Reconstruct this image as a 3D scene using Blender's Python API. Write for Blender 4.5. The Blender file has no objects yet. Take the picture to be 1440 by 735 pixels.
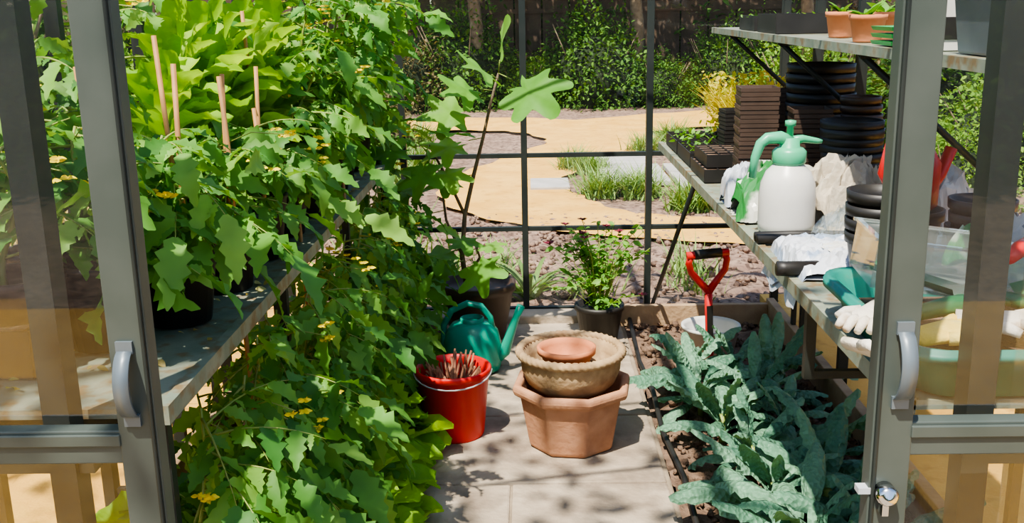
import bpy, math, random
import numpy as np
from mathutils import Matrix, Vector, noise
random.seed(7); rng=np.random.default_rng(7)
scene=bpy.context.scene

# ---------------------------------------------------------------- materials
def nodes(name):
    m=bpy.data.materials.new(name); m.use_nodes=True
    nt=m.node_tree; nt.nodes.clear()
    return m,nt,nt.nodes,nt.links
def ramp(N,cols):
    r=N.new('ShaderNodeValToRGB'); e=r.color_ramp.elements
    while len(e)<len(cols): e.new(0.5)
    for i,(p,c) in enumerate(cols):
        e[i].position=p; e[i].color=(*c,1)
    return r
def surf(name,c1,c2=None,scale=8,rough=.6,metal=0,bump=0.0,bscale=40,detail=6,spec=.5,extra=None,lo=.35,hi=.65):
    m,nt,N,L=nodes(name)
    o=N.new('ShaderNodeOutputMaterial'); b=N.new('ShaderNodeBsdfPrincipled')
    b.inputs['Roughness'].default_value=rough; b.inputs['Metallic'].default_value=metal
    b.inputs['Specular IOR Level'].default_value=spec
    L.new(b.outputs[0],o.inputs[0])
    tc=N.new('ShaderNodeTexCoord')
    if c2 is None: c2=tuple(x*.8 for x in c1)
    n=N.new('ShaderNodeTexNoise'); n.inputs['Scale'].default_value=scale; n.inputs['Detail'].default_value=detail
    L.new(tc.outputs['Object'],n.inputs['Vector'])
    r=ramp(N,[(lo,c1),(hi,c2)]); L.new(n.outputs['Fac'],r.inputs[0])
    col=r.outputs[0]
    if extra:
        c3,s3,a,bb=extra
        n3=N.new('ShaderNodeTexNoise'); n3.inputs['Scale'].default_value=s3; n3.inputs['Detail'].default_value=8
        L.new(tc.outputs['Object'],n3.inputs['Vector'])
        r3=ramp(N,[(a,(0,0,0)),(bb,(1,1,1))]); L.new(n3.outputs['Fac'],r3.inputs[0])
        mx=N.new('ShaderNodeMixRGB'); L.new(r3.outputs[0],mx.inputs[0]); L.new(col,mx.inputs[1]); mx.inputs[2].default_value=(*c3,1)
        col=mx.outputs[0]
    L.new(col,b.inputs['Base Color'])
    if bump:
        n2=N.new('ShaderNodeTexNoise'); n2.inputs['Scale'].default_value=bscale; n2.inputs['Detail'].default_value=5
        L.new(tc.outputs['Object'],n2.inputs['Vector'])
        bp=N.new('ShaderNodeBump'); bp.inputs['Strength'].default_value=bump; bp.inputs['Distance'].default_value=.02
        L.new(n2.outputs['Fac'],bp.inputs['Height']); L.new(bp.outputs[0],b.inputs['Normal'])
    return m
def leafm(name,c1,c2,c3,trans=.35,rough=.45,bump=0,bscale=60,spec=.35):
    m,nt,N,L=nodes(name)
    o=N.new('ShaderNodeOutputMaterial'); b=N.new('ShaderNodeBsdfPrincipled')
    b.inputs['Roughness'].default_value=rough; b.inputs['Specular IOR Level'].default_value=spec
    g=N.new('ShaderNodeNewGeometry')
    r=ramp(N,[(0,c1),(.5,c2),(1,c3)]); L.new(g.outputs['Random Per Island'],r.inputs[0])
    tc=N.new('ShaderNodeTexCoord'); n=N.new('ShaderNodeTexNoise'); n.inputs['Scale'].default_value=14
    L.new(tc.outputs['Object'],n.inputs['Vector'])
    mp=N.new('ShaderNodeMapRange'); L.new(n.outputs['Fac'],mp.inputs[0]); mp.inputs[3].default_value=.65; mp.inputs[4].default_value=1.35
    mx=N.new('ShaderNodeVectorMath'); mx.operation='SCALE'; L.new(r.outputs[0],mx.inputs[0]); L.new(mp.outputs[0],mx.inputs[3])
    L.new(mx.outputs[0],b.inputs['Base Color'])
    t=N.new('ShaderNodeBsdfTranslucent'); 
    sc=N.new('ShaderNodeMixRGB'); sc.blend_type='MULTIPLY'; sc.inputs[0].default_value=1; L.new(mx.outputs[0],sc.inputs[1]); sc.inputs[2].default_value=(1.5,1.35,.5,1)
    L.new(sc.outputs[0],t.inputs[0])
    ms=N.new('ShaderNodeMixShader'); ms.inputs[0].default_value=trans
    L.new(b.outputs[0],ms.inputs[1]); L.new(t.outputs[0],ms.inputs[2]); L.new(ms.outputs[0],o.inputs[0])
    if bump:
        v=N.new('ShaderNodeTexVoronoi'); v.inputs['Scale'].default_value=bscale; L.new(tc.outputs['Object'],v.inputs['Vector'])
        bp=N.new('ShaderNodeBump'); bp.inputs['Strength'].default_value=bump; bp.inputs['Distance'].default_value=.01
        L.new(v.outputs['Distance'],bp.inputs['Height']); L.new(bp.outputs[0],b.inputs['Normal'])
    return m
def glassm(name,tint=(1,1,1),gl=.07,haze=0.0):
    m,nt,N,L=nodes(name)
    o=N.new('ShaderNodeOutputMaterial'); t=N.new('ShaderNodeBsdfTransparent'); t.inputs[0].default_value=(*tint,1)
    g=N.new('ShaderNodeBsdfGlossy'); g.inputs['Roughness'].default_value=.02
    f=N.new('ShaderNodeLayerWeight'); f.inputs[0].default_value=.15
    mp=N.new('ShaderNodeMapRange'); L.new(f.outputs['Facing'],mp.inputs[0]); mp.inputs[3].default_value=gl*.5; mp.inputs[4].default_value=gl*6
    ms=N.new('ShaderNodeMixShader'); L.new(mp.outputs[0],ms.inputs[0]); L.new(t.outputs[0],ms.inputs[1]); L.new(g.outputs[0],ms.inputs[2])
    out=ms.outputs[0]
    if haze:
        d=N.new('ShaderNodeBsdfDiffuse'); d.inputs[0].default_value=(.7,.75,.7,1)
        m2=N.new('ShaderNodeMixShader'); m2.inputs[0].default_value=haze
        L.new(out,m2.inputs[1]); L.new(d.outputs[0],m2.inputs[2]); out=m2.outputs[0]
    L.new(out,o.inputs[0]); return m

M={}
M['frame']=surf('powder_coated_frame',(.06,.075,.066),(.075,.09,.08),rough=.42,spec=.35)
M['framedark']=surf('dark_frame',(.020,.026,.024),(.028,.034,.031),rough=.45,spec=.3)
M['steel']=surf('grey_handle',(.11,.14,.16),(.14,.17,.19),rough=.4,metal=.2)
M['chrome']=surf('chrome',(.7,.7,.7),rough=.15,metal=1)
M['glass']=glassm('clear_glass',gl=.05,haze=.004)
M['glassroof']=glassm('roof_glass',gl=.02)
M['bench']=surf('bench_top',(.17,.21,.16),(.26,.28,.21),scale=12,rough=.55,bump=.1,extra=((.20,.14,.07),22,.5,.66))
M['slab']=surf('paving_stone',(.30,.24,.175),(.44,.365,.275),scale=4,rough=.88,bump=.4,bscale=30,extra=((.17,.13,.095),6,.48,.72))
M['slabgrey']=surf('grey_paving',(.36,.35,.33),(.46,.44,.41),scale=5,rough=.85,bump=.2)
M['mortar']=surf('mortar',(.22,.175,.12),(.30,.24,.17),rough=.95,bump=.3)
M['soil']=surf('soil',(.12,.075,.05),(.23,.15,.10),scale=14,rough=.95,bump=.9,bscale=50)
M['soilout']=surf('garden_soil',(.21,.13,.095),(.34,.235,.17),scale=6,rough=.95,bump=.9,bscale=30,extra=((.10,.062,.046),22,.48,.62))
M['sand']=surf('sand_path',(.62,.34,.065),(.74,.44,.105),scale=3,rough=.95,bump=.3,bscale=80,extra=((.46,.24,.045),12,.55,.75))
M['timber']=surf('timber',(.30,.19,.11),(.42,.29,.165),scale=7,rough=.8,bump=.3)
M['bamboo']=surf('bamboo',(.52,.27,.09),(.38,.19,.065),scale=20,rough=.6)
M['black']=surf('black_plastic',(.013,.012,.011),(.022,.020,.018),scale=10,rough=.5)
M['brownpl']=surf('brown_black_plastic',(.05,.031,.022),(.075,.047,.034),scale=10,rough=.5)
M['terra']=surf('terracotta',(.55,.19,.08),(.62,.25,.12),scale=10,rough=.85,bump=.12)
M['terralt']=surf('weathered_terracotta',(.44,.215,.115),(.53,.285,.17),scale=7,rough=.9,bump=.2,extra=((.31,.135,.07),6,.46,.7))
M['buff']=surf('buff_pottery',(.40,.27,.14),(.51,.37,.21),scale=8,rough=.9,bump=.25,extra=((.25,.155,.08),9,.46,.66))
M['red']=surf('red_plastic',(.60,.010,.007),(.68,.018,.011),scale=6,rough=.4)
M['redpaint']=surf('red_handle',(.60,.02,.018),rough=.4)
M['teal']=surf('teal_plastic',(.0,.24,.16),(.0,.30,.20),scale=5,rough=.35)
M['tealdull']=surf('green_tray_plastic',(.005,.15,.12),(.015,.22,.16),scale=9,rough=.5,extra=((.18,.18,.12),10,.6,.75))
M['green']=surf('bright_green_plastic',(.01,.38,.08),rough=.4)
M['dgreen']=surf('dark_green_metal',(.02,.13,.045),(.035,.18,.065),rough=.4)
M['sprayer']=surf('sprayer_green',(.05,.40,.20),(.08,.45,.24),rough=.35)
M['white']=surf('white_plastic',(.62,.61,.57),(.70,.69,.65),rough=.35)
M['greypl']=surf('grey_plastic',(.09,.11,.13),(.13,.15,.17),rough=.4)
M['bagwhite']=surf('white_bag',(.58,.58,.56),(.33,.37,.41),scale=9,rough=.35,lo=.45,hi=.7)
M['baggreen']=surf('green_bag',(.03,.20,.045),(.56,.56,.49),scale=4,rough=.35,lo=.48,hi=.52)
M['bagblue']=surf('printed_bag',(.58,.61,.66),(.31,.39,.52),scale=9,rough=.25,lo=.48,hi=.56,extra=((.65,.15,.08),6,.66,.68))
M['cloth']=surf('beige_cloth',(.44,.38,.29),(.52,.47,.37),rough=.9,bump=.3)
M['glovew']=surf('glove_white',(.62,.55,.43),(.70,.65,.56),rough=.9,bump=.3,extra=((.40,.29,.18),14,.56,.7))
M['glovey']=surf('glove_yellow',(.66,.46,.07),(.75,.62,.22),rough=.9,bump=.3,extra=((.5,.45,.3),16,.55,.66))
M['twig']=surf('dead_stems',(.40,.20,.11),(.20,.085,.05),scale=20,rough=.9)
M['stem']=surf('green_stem',(.20,.29,.05),(.30,.34,.09),rough=.5)
M['bark']=surf('bark',(.13,.095,.06),(.22,.17,.11),scale=12,rough=.9,bump=.4)
M['flower']=surf('yellow_flower',(.90,.70,.02),rough=.6)
M['flowerd']=surf('dark_red_flower',(.16,.01,.03),rough=.6)
M['fence']=surf('brown_fence',(.30,.15,.075),(.38,.20,.10),scale=4,rough=.8,bump=.2)
M['fencedark']=surf('dark_fence',(.07,.045,.03),(.11,.07,.045),scale=4,rough=.9,bump=.2)
M['shrubcore']=surf('dark_core',(.012,.02,.008),(.02,.035,.012),rough=1)  # near-black filler body inside shrubs, inner shade put into its colour
M['clear']=glassm('clear_plastic',tint=(.93,.95,.95),gl=.12,haze=.12)
M['tomato']=leafm('tomato_leaf',(.06,.20,.035),(.125,.32,.05),(.24,.45,.08),trans=.36,rough=.55)
M['lettuce']=leafm('lettuce_leaf',(.19,.42,.025),(.28,.54,.035),(.40,.62,.06),trans=.45,bump=.4,bscale=45,rough=.55)
M['kale']=leafm('kale_leaf',(.055,.16,.10),(.10,.235,.145),(.17,.33,.21),trans=.15,rough=.55,bump=1.0,bscale=65)
M['fig']=leafm('fig_leaf',(.10,.28,.035),(.15,.36,.05),(.22,.43,.07),trans=.38,rough=.55)
M['shrub']=leafm('shrub_leaf',(.03,.08,.015),(.06,.15,.02),(.13,.26,.04),trans=.25,rough=.65,spec=.2)
M['shrub2']=leafm('shrub_leaf_bright',(.08,.19,.02),(.15,.30,.035),(.27,.42,.07),trans=.3,rough=.65,spec=.2)
M['shrub3']=leafm('shrub_leaf_olive',(.06,.07,.025),(.12,.11,.045),(.22,.17,.08),trans=.2,rough=.65,spec=.2)
M['dry']=leafm('dry_grass_blade',(.46,.35,.12),(.60,.48,.19),(.33,.38,.09),trans=.3)
M['seedling']=leafm('seedling_leaf',(.40,.48,.04),(.58,.54,.07),(.68,.52,.14),trans=.38)
M['lavender']=leafm('lavender_leaf',(.12,.24,.05),(.19,.33,.07),(.27,.38,.12),trans=.2)

# ---------------------------------------------------------------- mesh builder
class MB:
    def __init__(s): s.V=[];s.F=[];s.n=0;s.mats=[]
    def mi(s,k):
        if k not in s.mats: s.mats.append(k)
        return s.mats.index(k)
    def add(s,V,F,mat,smooth=True):
        V=np.asarray(V,float).reshape(-1,3)
        by={}
        for f in F: by.setdefault(len(f),[]).append(f)
        for k,fs in by.items(): s.F.append((np.array(fs,int)+s.n,s.mi(mat),smooth))
        s.V.append(V); s.n+=len(V)
    def box(s,c,d,mat,R=None,taper=1):
        x,y,z=[q/2 for q in d]
        V=np.array([(-x*taper,-y*taper,-z),(x*taper,-y*taper,-z),(x*taper,y*taper,-z),(-x*taper,y*taper,-z),(-x,-y,z),(x,-y,z),(x,y,z),(-x,y,z)])
        if R is not None: V=V@np.array(R).T
        s.add(V+np.array(c),[(0,3,2,1),(4,5,6,7),(0,1,5,4),(1,2,6,5),(2,3,7,6),(3,0,4,7)],mat,False)
    def lathe(s,prof,mat,seg=32,c=(0,0,0),smooth=True,rot=0,cap0=False,R=None,sx=1,sy=1):
        V=[]
        for r,z in prof:
            for i in range(seg):
                a=rot+2*math.pi*i/seg; V.append((r*math.cos(a)*sx,r*math.sin(a)*sy,z))
        F=[]
        for j in range(len(prof)-1):
            for i in range(seg):
                k=(i+1)%seg; F.append((j*seg+i,j*seg+k,(j+1)*seg+k,(j+1)*seg+i))
        F.append(tuple(range(seg))[::-1]); F.append(tuple((len(prof)-1)*seg+i for i in range(seg)))
        V=np.array(V)
        if R is not None: V=V@np.array(R).T
        s.add(V+np.array(c),F,mat,smooth)
    def tube(s,P,r,mat,sides=6,closed=False):
        P=[np.array(p,float) for p in P]; n=len(P)
        if not hasattr(r,'__len__'): r=[r]*n
        V=[];pu=None
        for i in range(n):
            if closed: t=P[(i+1)%n]-P[i-1]
            else: t=P[min(i+1,n-1)]-P[max(i-1,0)]
            t=t/(np.linalg.norm(t)+1e-9)
            if pu is None:
                u=np.cross(t,[0,0,1]); 
                if np.linalg.norm(u)<.1: u=np.cross(t,[1,0,0])
            else: u=pu-t*np.dot(pu,t)
            u=u/(np.linalg.norm(u)+1e-9); pu=u; w=np.cross(t,u)
            for k in range(sides):
                a=2*math.pi*k/sides; V.append(P[i]+r[i]*(math.cos(a)*u+math.sin(a)*w))
        F=[]
        for i in range(n if closed else n-1):
            j=(i+1)%n
            for k in range(sides):
                l=(k+1)%sides; F.append((i*sides+k,i*sides+l,j*sides+l,j*sides+k))
        if not closed:
            F.append(tuple(range(sides))[::-1]); F.append(tuple((n-1)*sides+k for k in range(sides)))
        s.add(V,F,mat,True)
    def leaves(s,tm,P,D,S,mat,roll=None,up=None):
        Vt,Ft=tm; P=np.array(P,float);D=np.array(D,float);S=np.array(S,float);n=len(P)
        if n==0: return
        if S.ndim==1: S=np.stack([S,S,S],1)
        D=D/(np.linalg.norm(D,axis=1,keepdims=True)+1e-9)
        U=np.tile([0.,0,1],(n,1)) if up is None else np.array(up,float)
        X=np.cross(D,U); b=np.linalg.norm(X,axis=1)<.05; X[b]=[1,0,0]
        X/=np.linalg.norm(X,axis=1,keepdims=True); Z=np.cross(X,D)
        if roll is None: roll=rng.normal(0,.5,n)
        roll=np.array(roll); c=np.cos(roll)[:,None]; q=np.sin(roll)[:,None]
        X2=X*c+Z*q; Z2=Z*c-X*q
        V=(Vt[None,:,0,None]*(X2*S[:,:1])[:,None,:]+Vt[None,:,1,None]*(D*S[:,1:2])[:,None,:]+Vt[None,:,2,None]*(Z2*S[:,2:3])[:,None,:])+P[:,None,:]
        m=len(Vt); by={}
        for f in Ft: by.setdefault(len(f),[]).append(f)
        for k,fs in by.items():
            A=np.array(fs,int)[None]+(np.arange(n)*m)[:,None,None]
            s.F.append((A.reshape(-1,k)+s.n,s.mi(mat),True))
        s.V.append(V.reshape(-1,3)); s.n+=n*m
    def mesh(s,name):
        me=bpy.data.meshes.new(name); V=np.concatenate(s.V)
        me.vertices.add(len(V)); me.vertices.foreach_set('co',V.ravel())
        lv=np.concatenate([f.ravel() for f,_,_ in s.F]); tot=np.concatenate([np.full(len(f),f.shape[1]) for f,_,_ in s.F])
        st=np.concatenate([[0],np.cumsum(tot)[:-1]])
        me.loops.add(len(lv)); me.loops.foreach_set('vertex_index',lv.astype(np.int32))
        me.polygons.add(len(tot)); me.polygons.foreach_set('loop_start',st.astype(np.int32))
        me.polygons.foreach_set('material_index',np.concatenate([np.full(len(f),m) for f,m,_ in s.F]).astype(np.int32))
        me.polygons.foreach_set('use_smooth',np.concatenate([np.full(len(f),q) for f,_,q in s.F]).astype(bool))
        for k in s.mats: me.materials.append(M[k])
        me.update(calc_edges=True); me.validate(); return me
    def obj(s,name,loc=(0,0,0),rot=(0,0,0),bevel=0,scale=1):
        o=bpy.data.objects.new(name,s.mesh(name)); scene.collection.objects.link(o)
        o.location=loc; o.rotation_euler=rot; o.scale=(scale,)*3
        if bevel:
            b=o.modifiers.new('bevel','BEVEL'); b.width=bevel; b.segments=2; b.limit_method='ANGLE'
        return o
def Rx(a): c,s=math.cos(a),math.sin(a); return [[1,0,0],[0,c,-s],[0,s,c]]
def Ry(a): c,s=math.cos(a),math.sin(a); return [[c,0,s],[0,1,0],[-s,0,c]]

# ---------------------------------------------------------------- leaf templates
def leaf_tmpl(rows,cols,wf,bend=.5,cup=.2,ruffle=0,seed=0,curl=0):
    r=random.Random(seed); V=[];y=z=0
    for i in range(rows+1):
        t=i/rows; w=wf(t); a=-bend*t
        if i: y+=math.cos(a)/rows; z+=math.sin(a)/rows
        for j in range(cols+1):
            q=j/cols*2-1
            off=cup*abs(q)*w-curl*w*q*q+ruffle*abs(q)**1.5*w*r.uniform(-1,1)
            V.append((q*w, y-math.sin(a)*off, z+math.cos(a)*off))
    F=[]
    for i in range(rows):
        for j in range(cols):
            a=i*(cols+1)+j; F.append((a,a+1,a+cols+2,a+cols+1))
    return np.array(V),F
def w_leaf(t): return .30*math.sin(math.pi*min(1,t*.93+.04))**.8*(1.15-t*.6)
def w_tom(t):
    k=int(round(t*10)); return max(.008,.235*math.sin(math.pi*min(1,t*.95+.03))**.8*(1.25-t*.75)*(1.15 if k%2 else .72))
def w_let(t): return .06+.20*math.sin(math.pi*min(.97,t*.85+.06))**1.1*(.55+.8*t)
def w_kale(t): return .018+ (0 if t<.18 else .088*math.sin(math.pi*((t-.18)/.84))**.6)
T_LEAF=leaf_tmpl(4,2,w_leaf,.5,.25)
T_TOM=[leaf_tmpl(10,2,w_tom,b,.3,.25,i) for i,b in enumerate((.6,1.1,.35))]
T_LET=[leaf_tmpl(8,6,w_let,b,.35,.35,i) for i,b in enumerate((.4,.9,1.3))]
T_KALE=[leaf_tmpl(14,6,w_kale,b,.0,.38,i,curl=.7) for i,b in enumerate((.6,1.1,1.7))]
T_BLADE=leaf_tmpl(4,1,lambda t:.018*(1-t)+.002,.7,0)
T_STRAP=leaf_tmpl(7,2,lambda t:.035*(1-t**2)+.002,1.6,.3)
T_CLOD=(np.array([(1,0,0),(-.8,.2,0),(0,.9,0),(.1,-1,0),(0,.1,.7),(0,0,-.6),(.6,.6,.3),(-.5,-.6,.4)])*1.0,
        [(0,6,4),(6,2,4),(2,1,4),(1,7,4),(7,3,4),(3,0,4),(0,2,6),(1,3,7),(0,5,2),(2,5,1),(1,5,3),(3,5,0)])
def fig_tmpl():
    cx,cy=0,.42; n=72; V=[(cx,cy,.02)]
    lob=[(90,.60,20),(36,.56,18),(144,.56,18),(-18,.43,19),(198,.43,19)]
    for ring in (.5,1.0):
        for i in range(n):
            a=360*i/n
            r=.25
            for c,l,w in lob:
                d=(a-c+180)%360-180; r=max(r,.25+(l-.25)*math.exp(-(d/w)**2))
            d=(a-270+180)%360-180
            if abs(d)<25: r=.42*abs(d)/25*.55+.18
            rr=r*ring if ring==1 else min(r*.62,.30)
            if ring==1: rr*=1+.025*math.sin(i*1.7)
            x=cx+rr*math.cos(math.radians(a)); y=cy+rr*math.sin(math.radians(a))
            V.append((x,y,.10*abs(x)-.35*(rr**2)*(.6+.6*math.cos(math.radians(a*5)))))
    F=[(0,1+i,1+(i+1)%n) for i in range(n)]+[(1+i,1+n+i,1+n+(i+1)%n,1+(i+1)%n) for i in range(n)]
    return np.array(V),F
T_FIG=fig_tmpl()

# ---------------------------------------------------------------- ground
def grid(x0,x1,y0,y1,step,z,amp,mat):
    nx=max(2,int((x1-x0)/step));ny=max(2,int((y1-y0)/step)); b=MB()
    xs=np.linspace(x0,x1,nx+1);ys=np.linspace(y0,y1,ny+1)
    X,Y=np.meshgrid(xs,ys); Z=z+amp*rng.normal(0,1,X.shape)
    V=np.stack([X,Y,Z],2).reshape(-1,3); w=nx+1
    F=[(j*w+i,j*w+i+1,(j+1)*w+i+1,(j+1)*w+i) for j in range(ny) for i in range(nx)]
    b.add(V,F,mat); return b
grid(-30,30,-20,45,.6,-.06,.004,'soilout').obj('ground')
g=grid(-3.2,5,5.3,8,.07,-.045,.014,'soilout'); 
n=2600; P=np.stack([rng.uniform(-3,4.5,n),rng.uniform(5.35,8,n),np.full(n,-.035)],1)
g.leaves(T_CLOD,P,rng.normal(0,1,(n,3)),rng.uniform(.008,.035,n),'soilout'); g.obj('garden_soil_bed')
for nm,x0,x1 in (('soil_bed_left',-1.24,-.475),('soil_bed_right',.475,1.24)):
    g=grid(x0,x1,1.65,5.05,.05,-.01,.012,'soil')
    n=1500; P=np.stack([rng.uniform(x0+.02,x1,n),rng.uniform(1.7,5.0,n),np.full(n,.0)],1)
    g.leaves(T_CLOD,P,rng.normal(0,1,(n,3)),rng.uniform(.006,.028,n),'soil'); g.obj(nm)
def ribbon(b,pts,z,mat):
    P=[]
    n=len(pts)
    for i in range(n-1):
        p0=pts[max(i-1,0)];p1=pts[i];p2=pts[i+1];p3=pts[min(i+2,n-1)]
        for k in range(10):
            t=k/10
            P.append([.5*((2*p1[c])+(-p0[c]+p2[c])*t+(2*p0[c]-5*p1[c]+4*p2[c]-p3[c])*t*t+(-p0[c]+3*p1[c]-3*p2[c]+p3[c])*t**3) for c in (0,1,2)])
    P.append(list(pts[-1])); V=[]
    for i,p in enumerate(P):
        a=P[max(i-1,0)];c=P[min(i+1,len(P)-1)]; t=np.array([c[0]-a[0],c[1]-a[1]]);t=t/np.linalg.norm(t); nn=np.array([-t[1],t[0]])
        w=p[2]*(1+.05*math.sin(i*1.3))
        V+= [(p[0]+nn[0]*w,p[1]+nn[1]*w,z),(p[0]-nn[0]*w,p[1]-nn[1]*w,z)]
    b.add(V,[(2*i,2*i+1,2*i+3,2*i+2) for i in range(len(P)-1)],mat)
b=MB()
ribbon(b,[(4.5,6.5,.5),(2.6,6.95,.45),(1.3,7.35,.42),(.45,7.75,.46),(-.12,8.6,.60),(-.25,9.7,.55),(.25,11,.55),(.9,12.6,.7),(.2,14.2,.8),(-1.8,14.6,.8),(-5,13.8,.8)],-.02,'sand')
ribbon(b,[(.4,13.6,.8),(2.0,14.6,.9),(4,15.2,.9),(8,15,.9)],-.024,'sand')
b.obj('sand_path')
b=MB(); b.box((-2.6,2,-.045),(2.6,9,.05),'sand'); b.obj('sand_path')
b=MB(); b.box((2.5,1.6,-.045),(2.4,8,.05),'sand'); b.obj('sand_path')
b=MB(); b.box((0,-1.2,-.045),(2.5,5,.05),'slab'); b.obj('paved_threshold')
b=MB()
for (x,y,sx,sy) in [(.18,9.35,.36,.5),(1.0,9.6,.62,.5),(1.0,10.15,.62,.5),(1.66,9.6,.6,.5),(1.66,9.05,.6,.5),(1.66,8.5,.5,.45),(.95,10.7,.6,.5),(1.66,10.15,.6,.5),(2.35,9.6,.6,.5),(2.0,10.7,.6,.5)]:
    b.box((x,y,-.02),(sx,sy,.05),'slabgrey')
b.obj('stepping_stones',bevel=.008)
b=MB(); b.box((0,3.4,-.03),(.95,3.45,.046),'mortar'); 
ys=[1.62,2.02,2.62,3.22,3.82,4.42,5.05]
for i in range(len(ys)-1):
    y0,y1=ys[i]+.004,ys[i+1]-.004
    sp=[[-.46,.0,.46],[-.46,.46],[-.46,-.08,.46],[-.46,.46],[-.46,.1,.46],[-.46,.46]][i]
    for k in range(len(sp)-1):
        x0,x1=sp[k]+.003,sp[k+1]-.003
        b.box(((x0+x1)/2,(y0+y1)/2,-.02+random.uniform(0,.003)),(x1-x0,y1-y0,.04),'slab')
b.obj('floor_stone_path',bevel=.008)
b=MB(); b.box((0,5.11,.005),(2.6,.14,.07),'slab'); b.obj('trim_kerb',bevel=.01)
b=MB()
b.box((.83,5.02,.045),(.78,.035,.11),'timber'); b.box((1.225,3.4,.055),(.04,3.3,.13),'timber'); b.box((-1.225,3.4,.055),(.04,3.3,.13),'timber')
b.obj('trim_timber_edging',bevel=.004)
b=MB(); b.tube([(.50,5,.03),(.485,4.4,.02),(.50,4,.03),(.49,3.6,.022),(.51,3.2,.03),(.50,2.8,.025),(.49,1.8,.02)],.011,'black',8); b.obj('irrigation_hose')

# ---------------------------------------------------------------- greenhouse shell
YB=5.2;YF=1.60;XW=1.28;EZ=1.92;RZ=2.55
def roofz(x): return EZ+(RZ-EZ)*(1-abs(x)/XW)
mull=[-1.28,-.65,-.03,.61,1.28]
b=MB()
for x in mull: b.box((x,YB,roofz(x)/2),(.032,.04,roofz(x)),'framedark')
for z in (.02,.47,.854,EZ): b.box((0,YB,z),(2.56,.03,.022 if 0<z<1 and z>.1 else .05),'framedark')
b.obj('wall_back')
b=MB()
for i in range(4): b.box(((mull[i]+mull[i+1])/2,YB+.012,(EZ+.03)/2),(mull[i+1]-mull[i]-.03,.004,EZ-.03),'glass')
b.obj('window_back')
for sgn,nm in ((-1,'left'),(1,'right')):
    b=MB(); ys=[YF+.6*i for i in range(7)]
    for y in ys: b.box((sgn*XW,y,EZ/2),(.04,.03,EZ),'framedark')
    for z in (.03,.85,EZ): b.box((sgn*XW,(YF+YB)/2,z),(.03,YB-YF,.035),'framedark')
    b.obj('wall_'+nm)
    b=MB()
    for i in range(6): b.box((sgn*(XW+.01),(ys[i]+ys[i+1])/2,EZ/2),(.004,.57,EZ-.08),'glass')
    b.obj('window_'+nm)
b=MB()
for i in range(7):
    y=YF+.6*i
    for s in (-1,1): b.tube([(s*XW,y,EZ),(0,y,RZ)],.012,'framedark',4)
b.box((0,(YF+YB)/2,RZ),(.045,YB-YF,.05),'framedark'); b.obj('ceiling_rafters')
b=MB()
for s in (-1,1): b.add([(s*XW,YF,EZ+.02),(0,YF,RZ+.02),(0,YB,RZ+.02),(s*XW,YB,EZ+.02)],[(0,1,2,3)],'glassroof',False)
b.obj('ceiling')
b=MB()
for x in (-1.28,-.80,.735,1.28): b.box((x,YF,.98),(.045,.05,1.96),'framedark')
for s in (-1,1):
    for z in (.03,.86,EZ): b.box((s*1.02,YF,z),(.54,.03,.04),'framedark')
b.box((0,YF,2.02),(2.6,.06,.10),'frame'); b.box((0,YF-.02,-.005),(2.6,.08,.02),'frame')
b.obj('wall_front')
b=MB()
for s in (-1,1): b.box((s*1.03,YF+.01,.98),(.46,.004,1.86),'glass')
b.obj('window_front')
def door(name,xi,s):
    b=MB(); W=.64; Y=1.5
    def X(a): return xi+s*a
    b.box((X(.031),Y,1.0),(.062,.035,1.98),'frame'); b.box((X(W-.03),Y,1.0),(.06,.035,1.98),'frame')
    for z,h in ((.04,.08),(.932,.056),(1.965,.06)): b.box((X(W/2),Y,z),(W-.1,.03,h),'frame')
    b.box((X(W/2),Y-.018,.945),(W-.12,.006,.02),'frame')
    b.box((X(.006),Y-.02,1.0),(.006,.008,1.98),'framedark')
    b.box((X(W/2),Y,1.46),(W-.11,.004,.96),'glass'); b.box((X(W/2),Y,.50),(W-.11,.004,.86),'glass')
    return b.obj(name,bevel=.003)
dl=door('door_1',-.594,-1); dr=door('door_2',.528,1)
def handle(x,z,par):
    b=MB(); n=16; V=[]
    for i in range(n+1):
        t=i/n; zz=z-.056+.112*t; d=.003+.032*math.sin(math.pi*t)**.6
        for (dx,dy) in ((-.012,0),(.012,0),(.012,-.006),(-.012,-.006)): V.append((x+dx,1.482-d-dy,zz))
    F=[]
    for i in range(n):
        for k in range(4):
            l=(k+1)%4; F.append((i*4+k,i*4+l,i*4+4+l,i*4+4+k))
    b.add(V,F,'steel'); b.box((x,1.480,z-.06),(.026,.006,.02),'steel'); b.box((x,1.480,z+.06),(.026,.006,.02),'steel')
    o=b.obj('handle'); o.parent=par
handle(-.630,1.04,dl); handle(.566,1.055,dr)
b=MB(); b.lathe([(.0,.0),(.017,0),(.017,.022),(.012,.028),(0,.028)],'chrome',24,R=Rx(math.pi/2),c=(.552,1.482,.845)); b.box((.549,1.474,.83),(.010,.03,.035),'chrome'); b.box((.522,1.49,.845),(.02,.02,.010),'bagwhite')
o=b.obj('lock'); o.parent=dr

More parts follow.
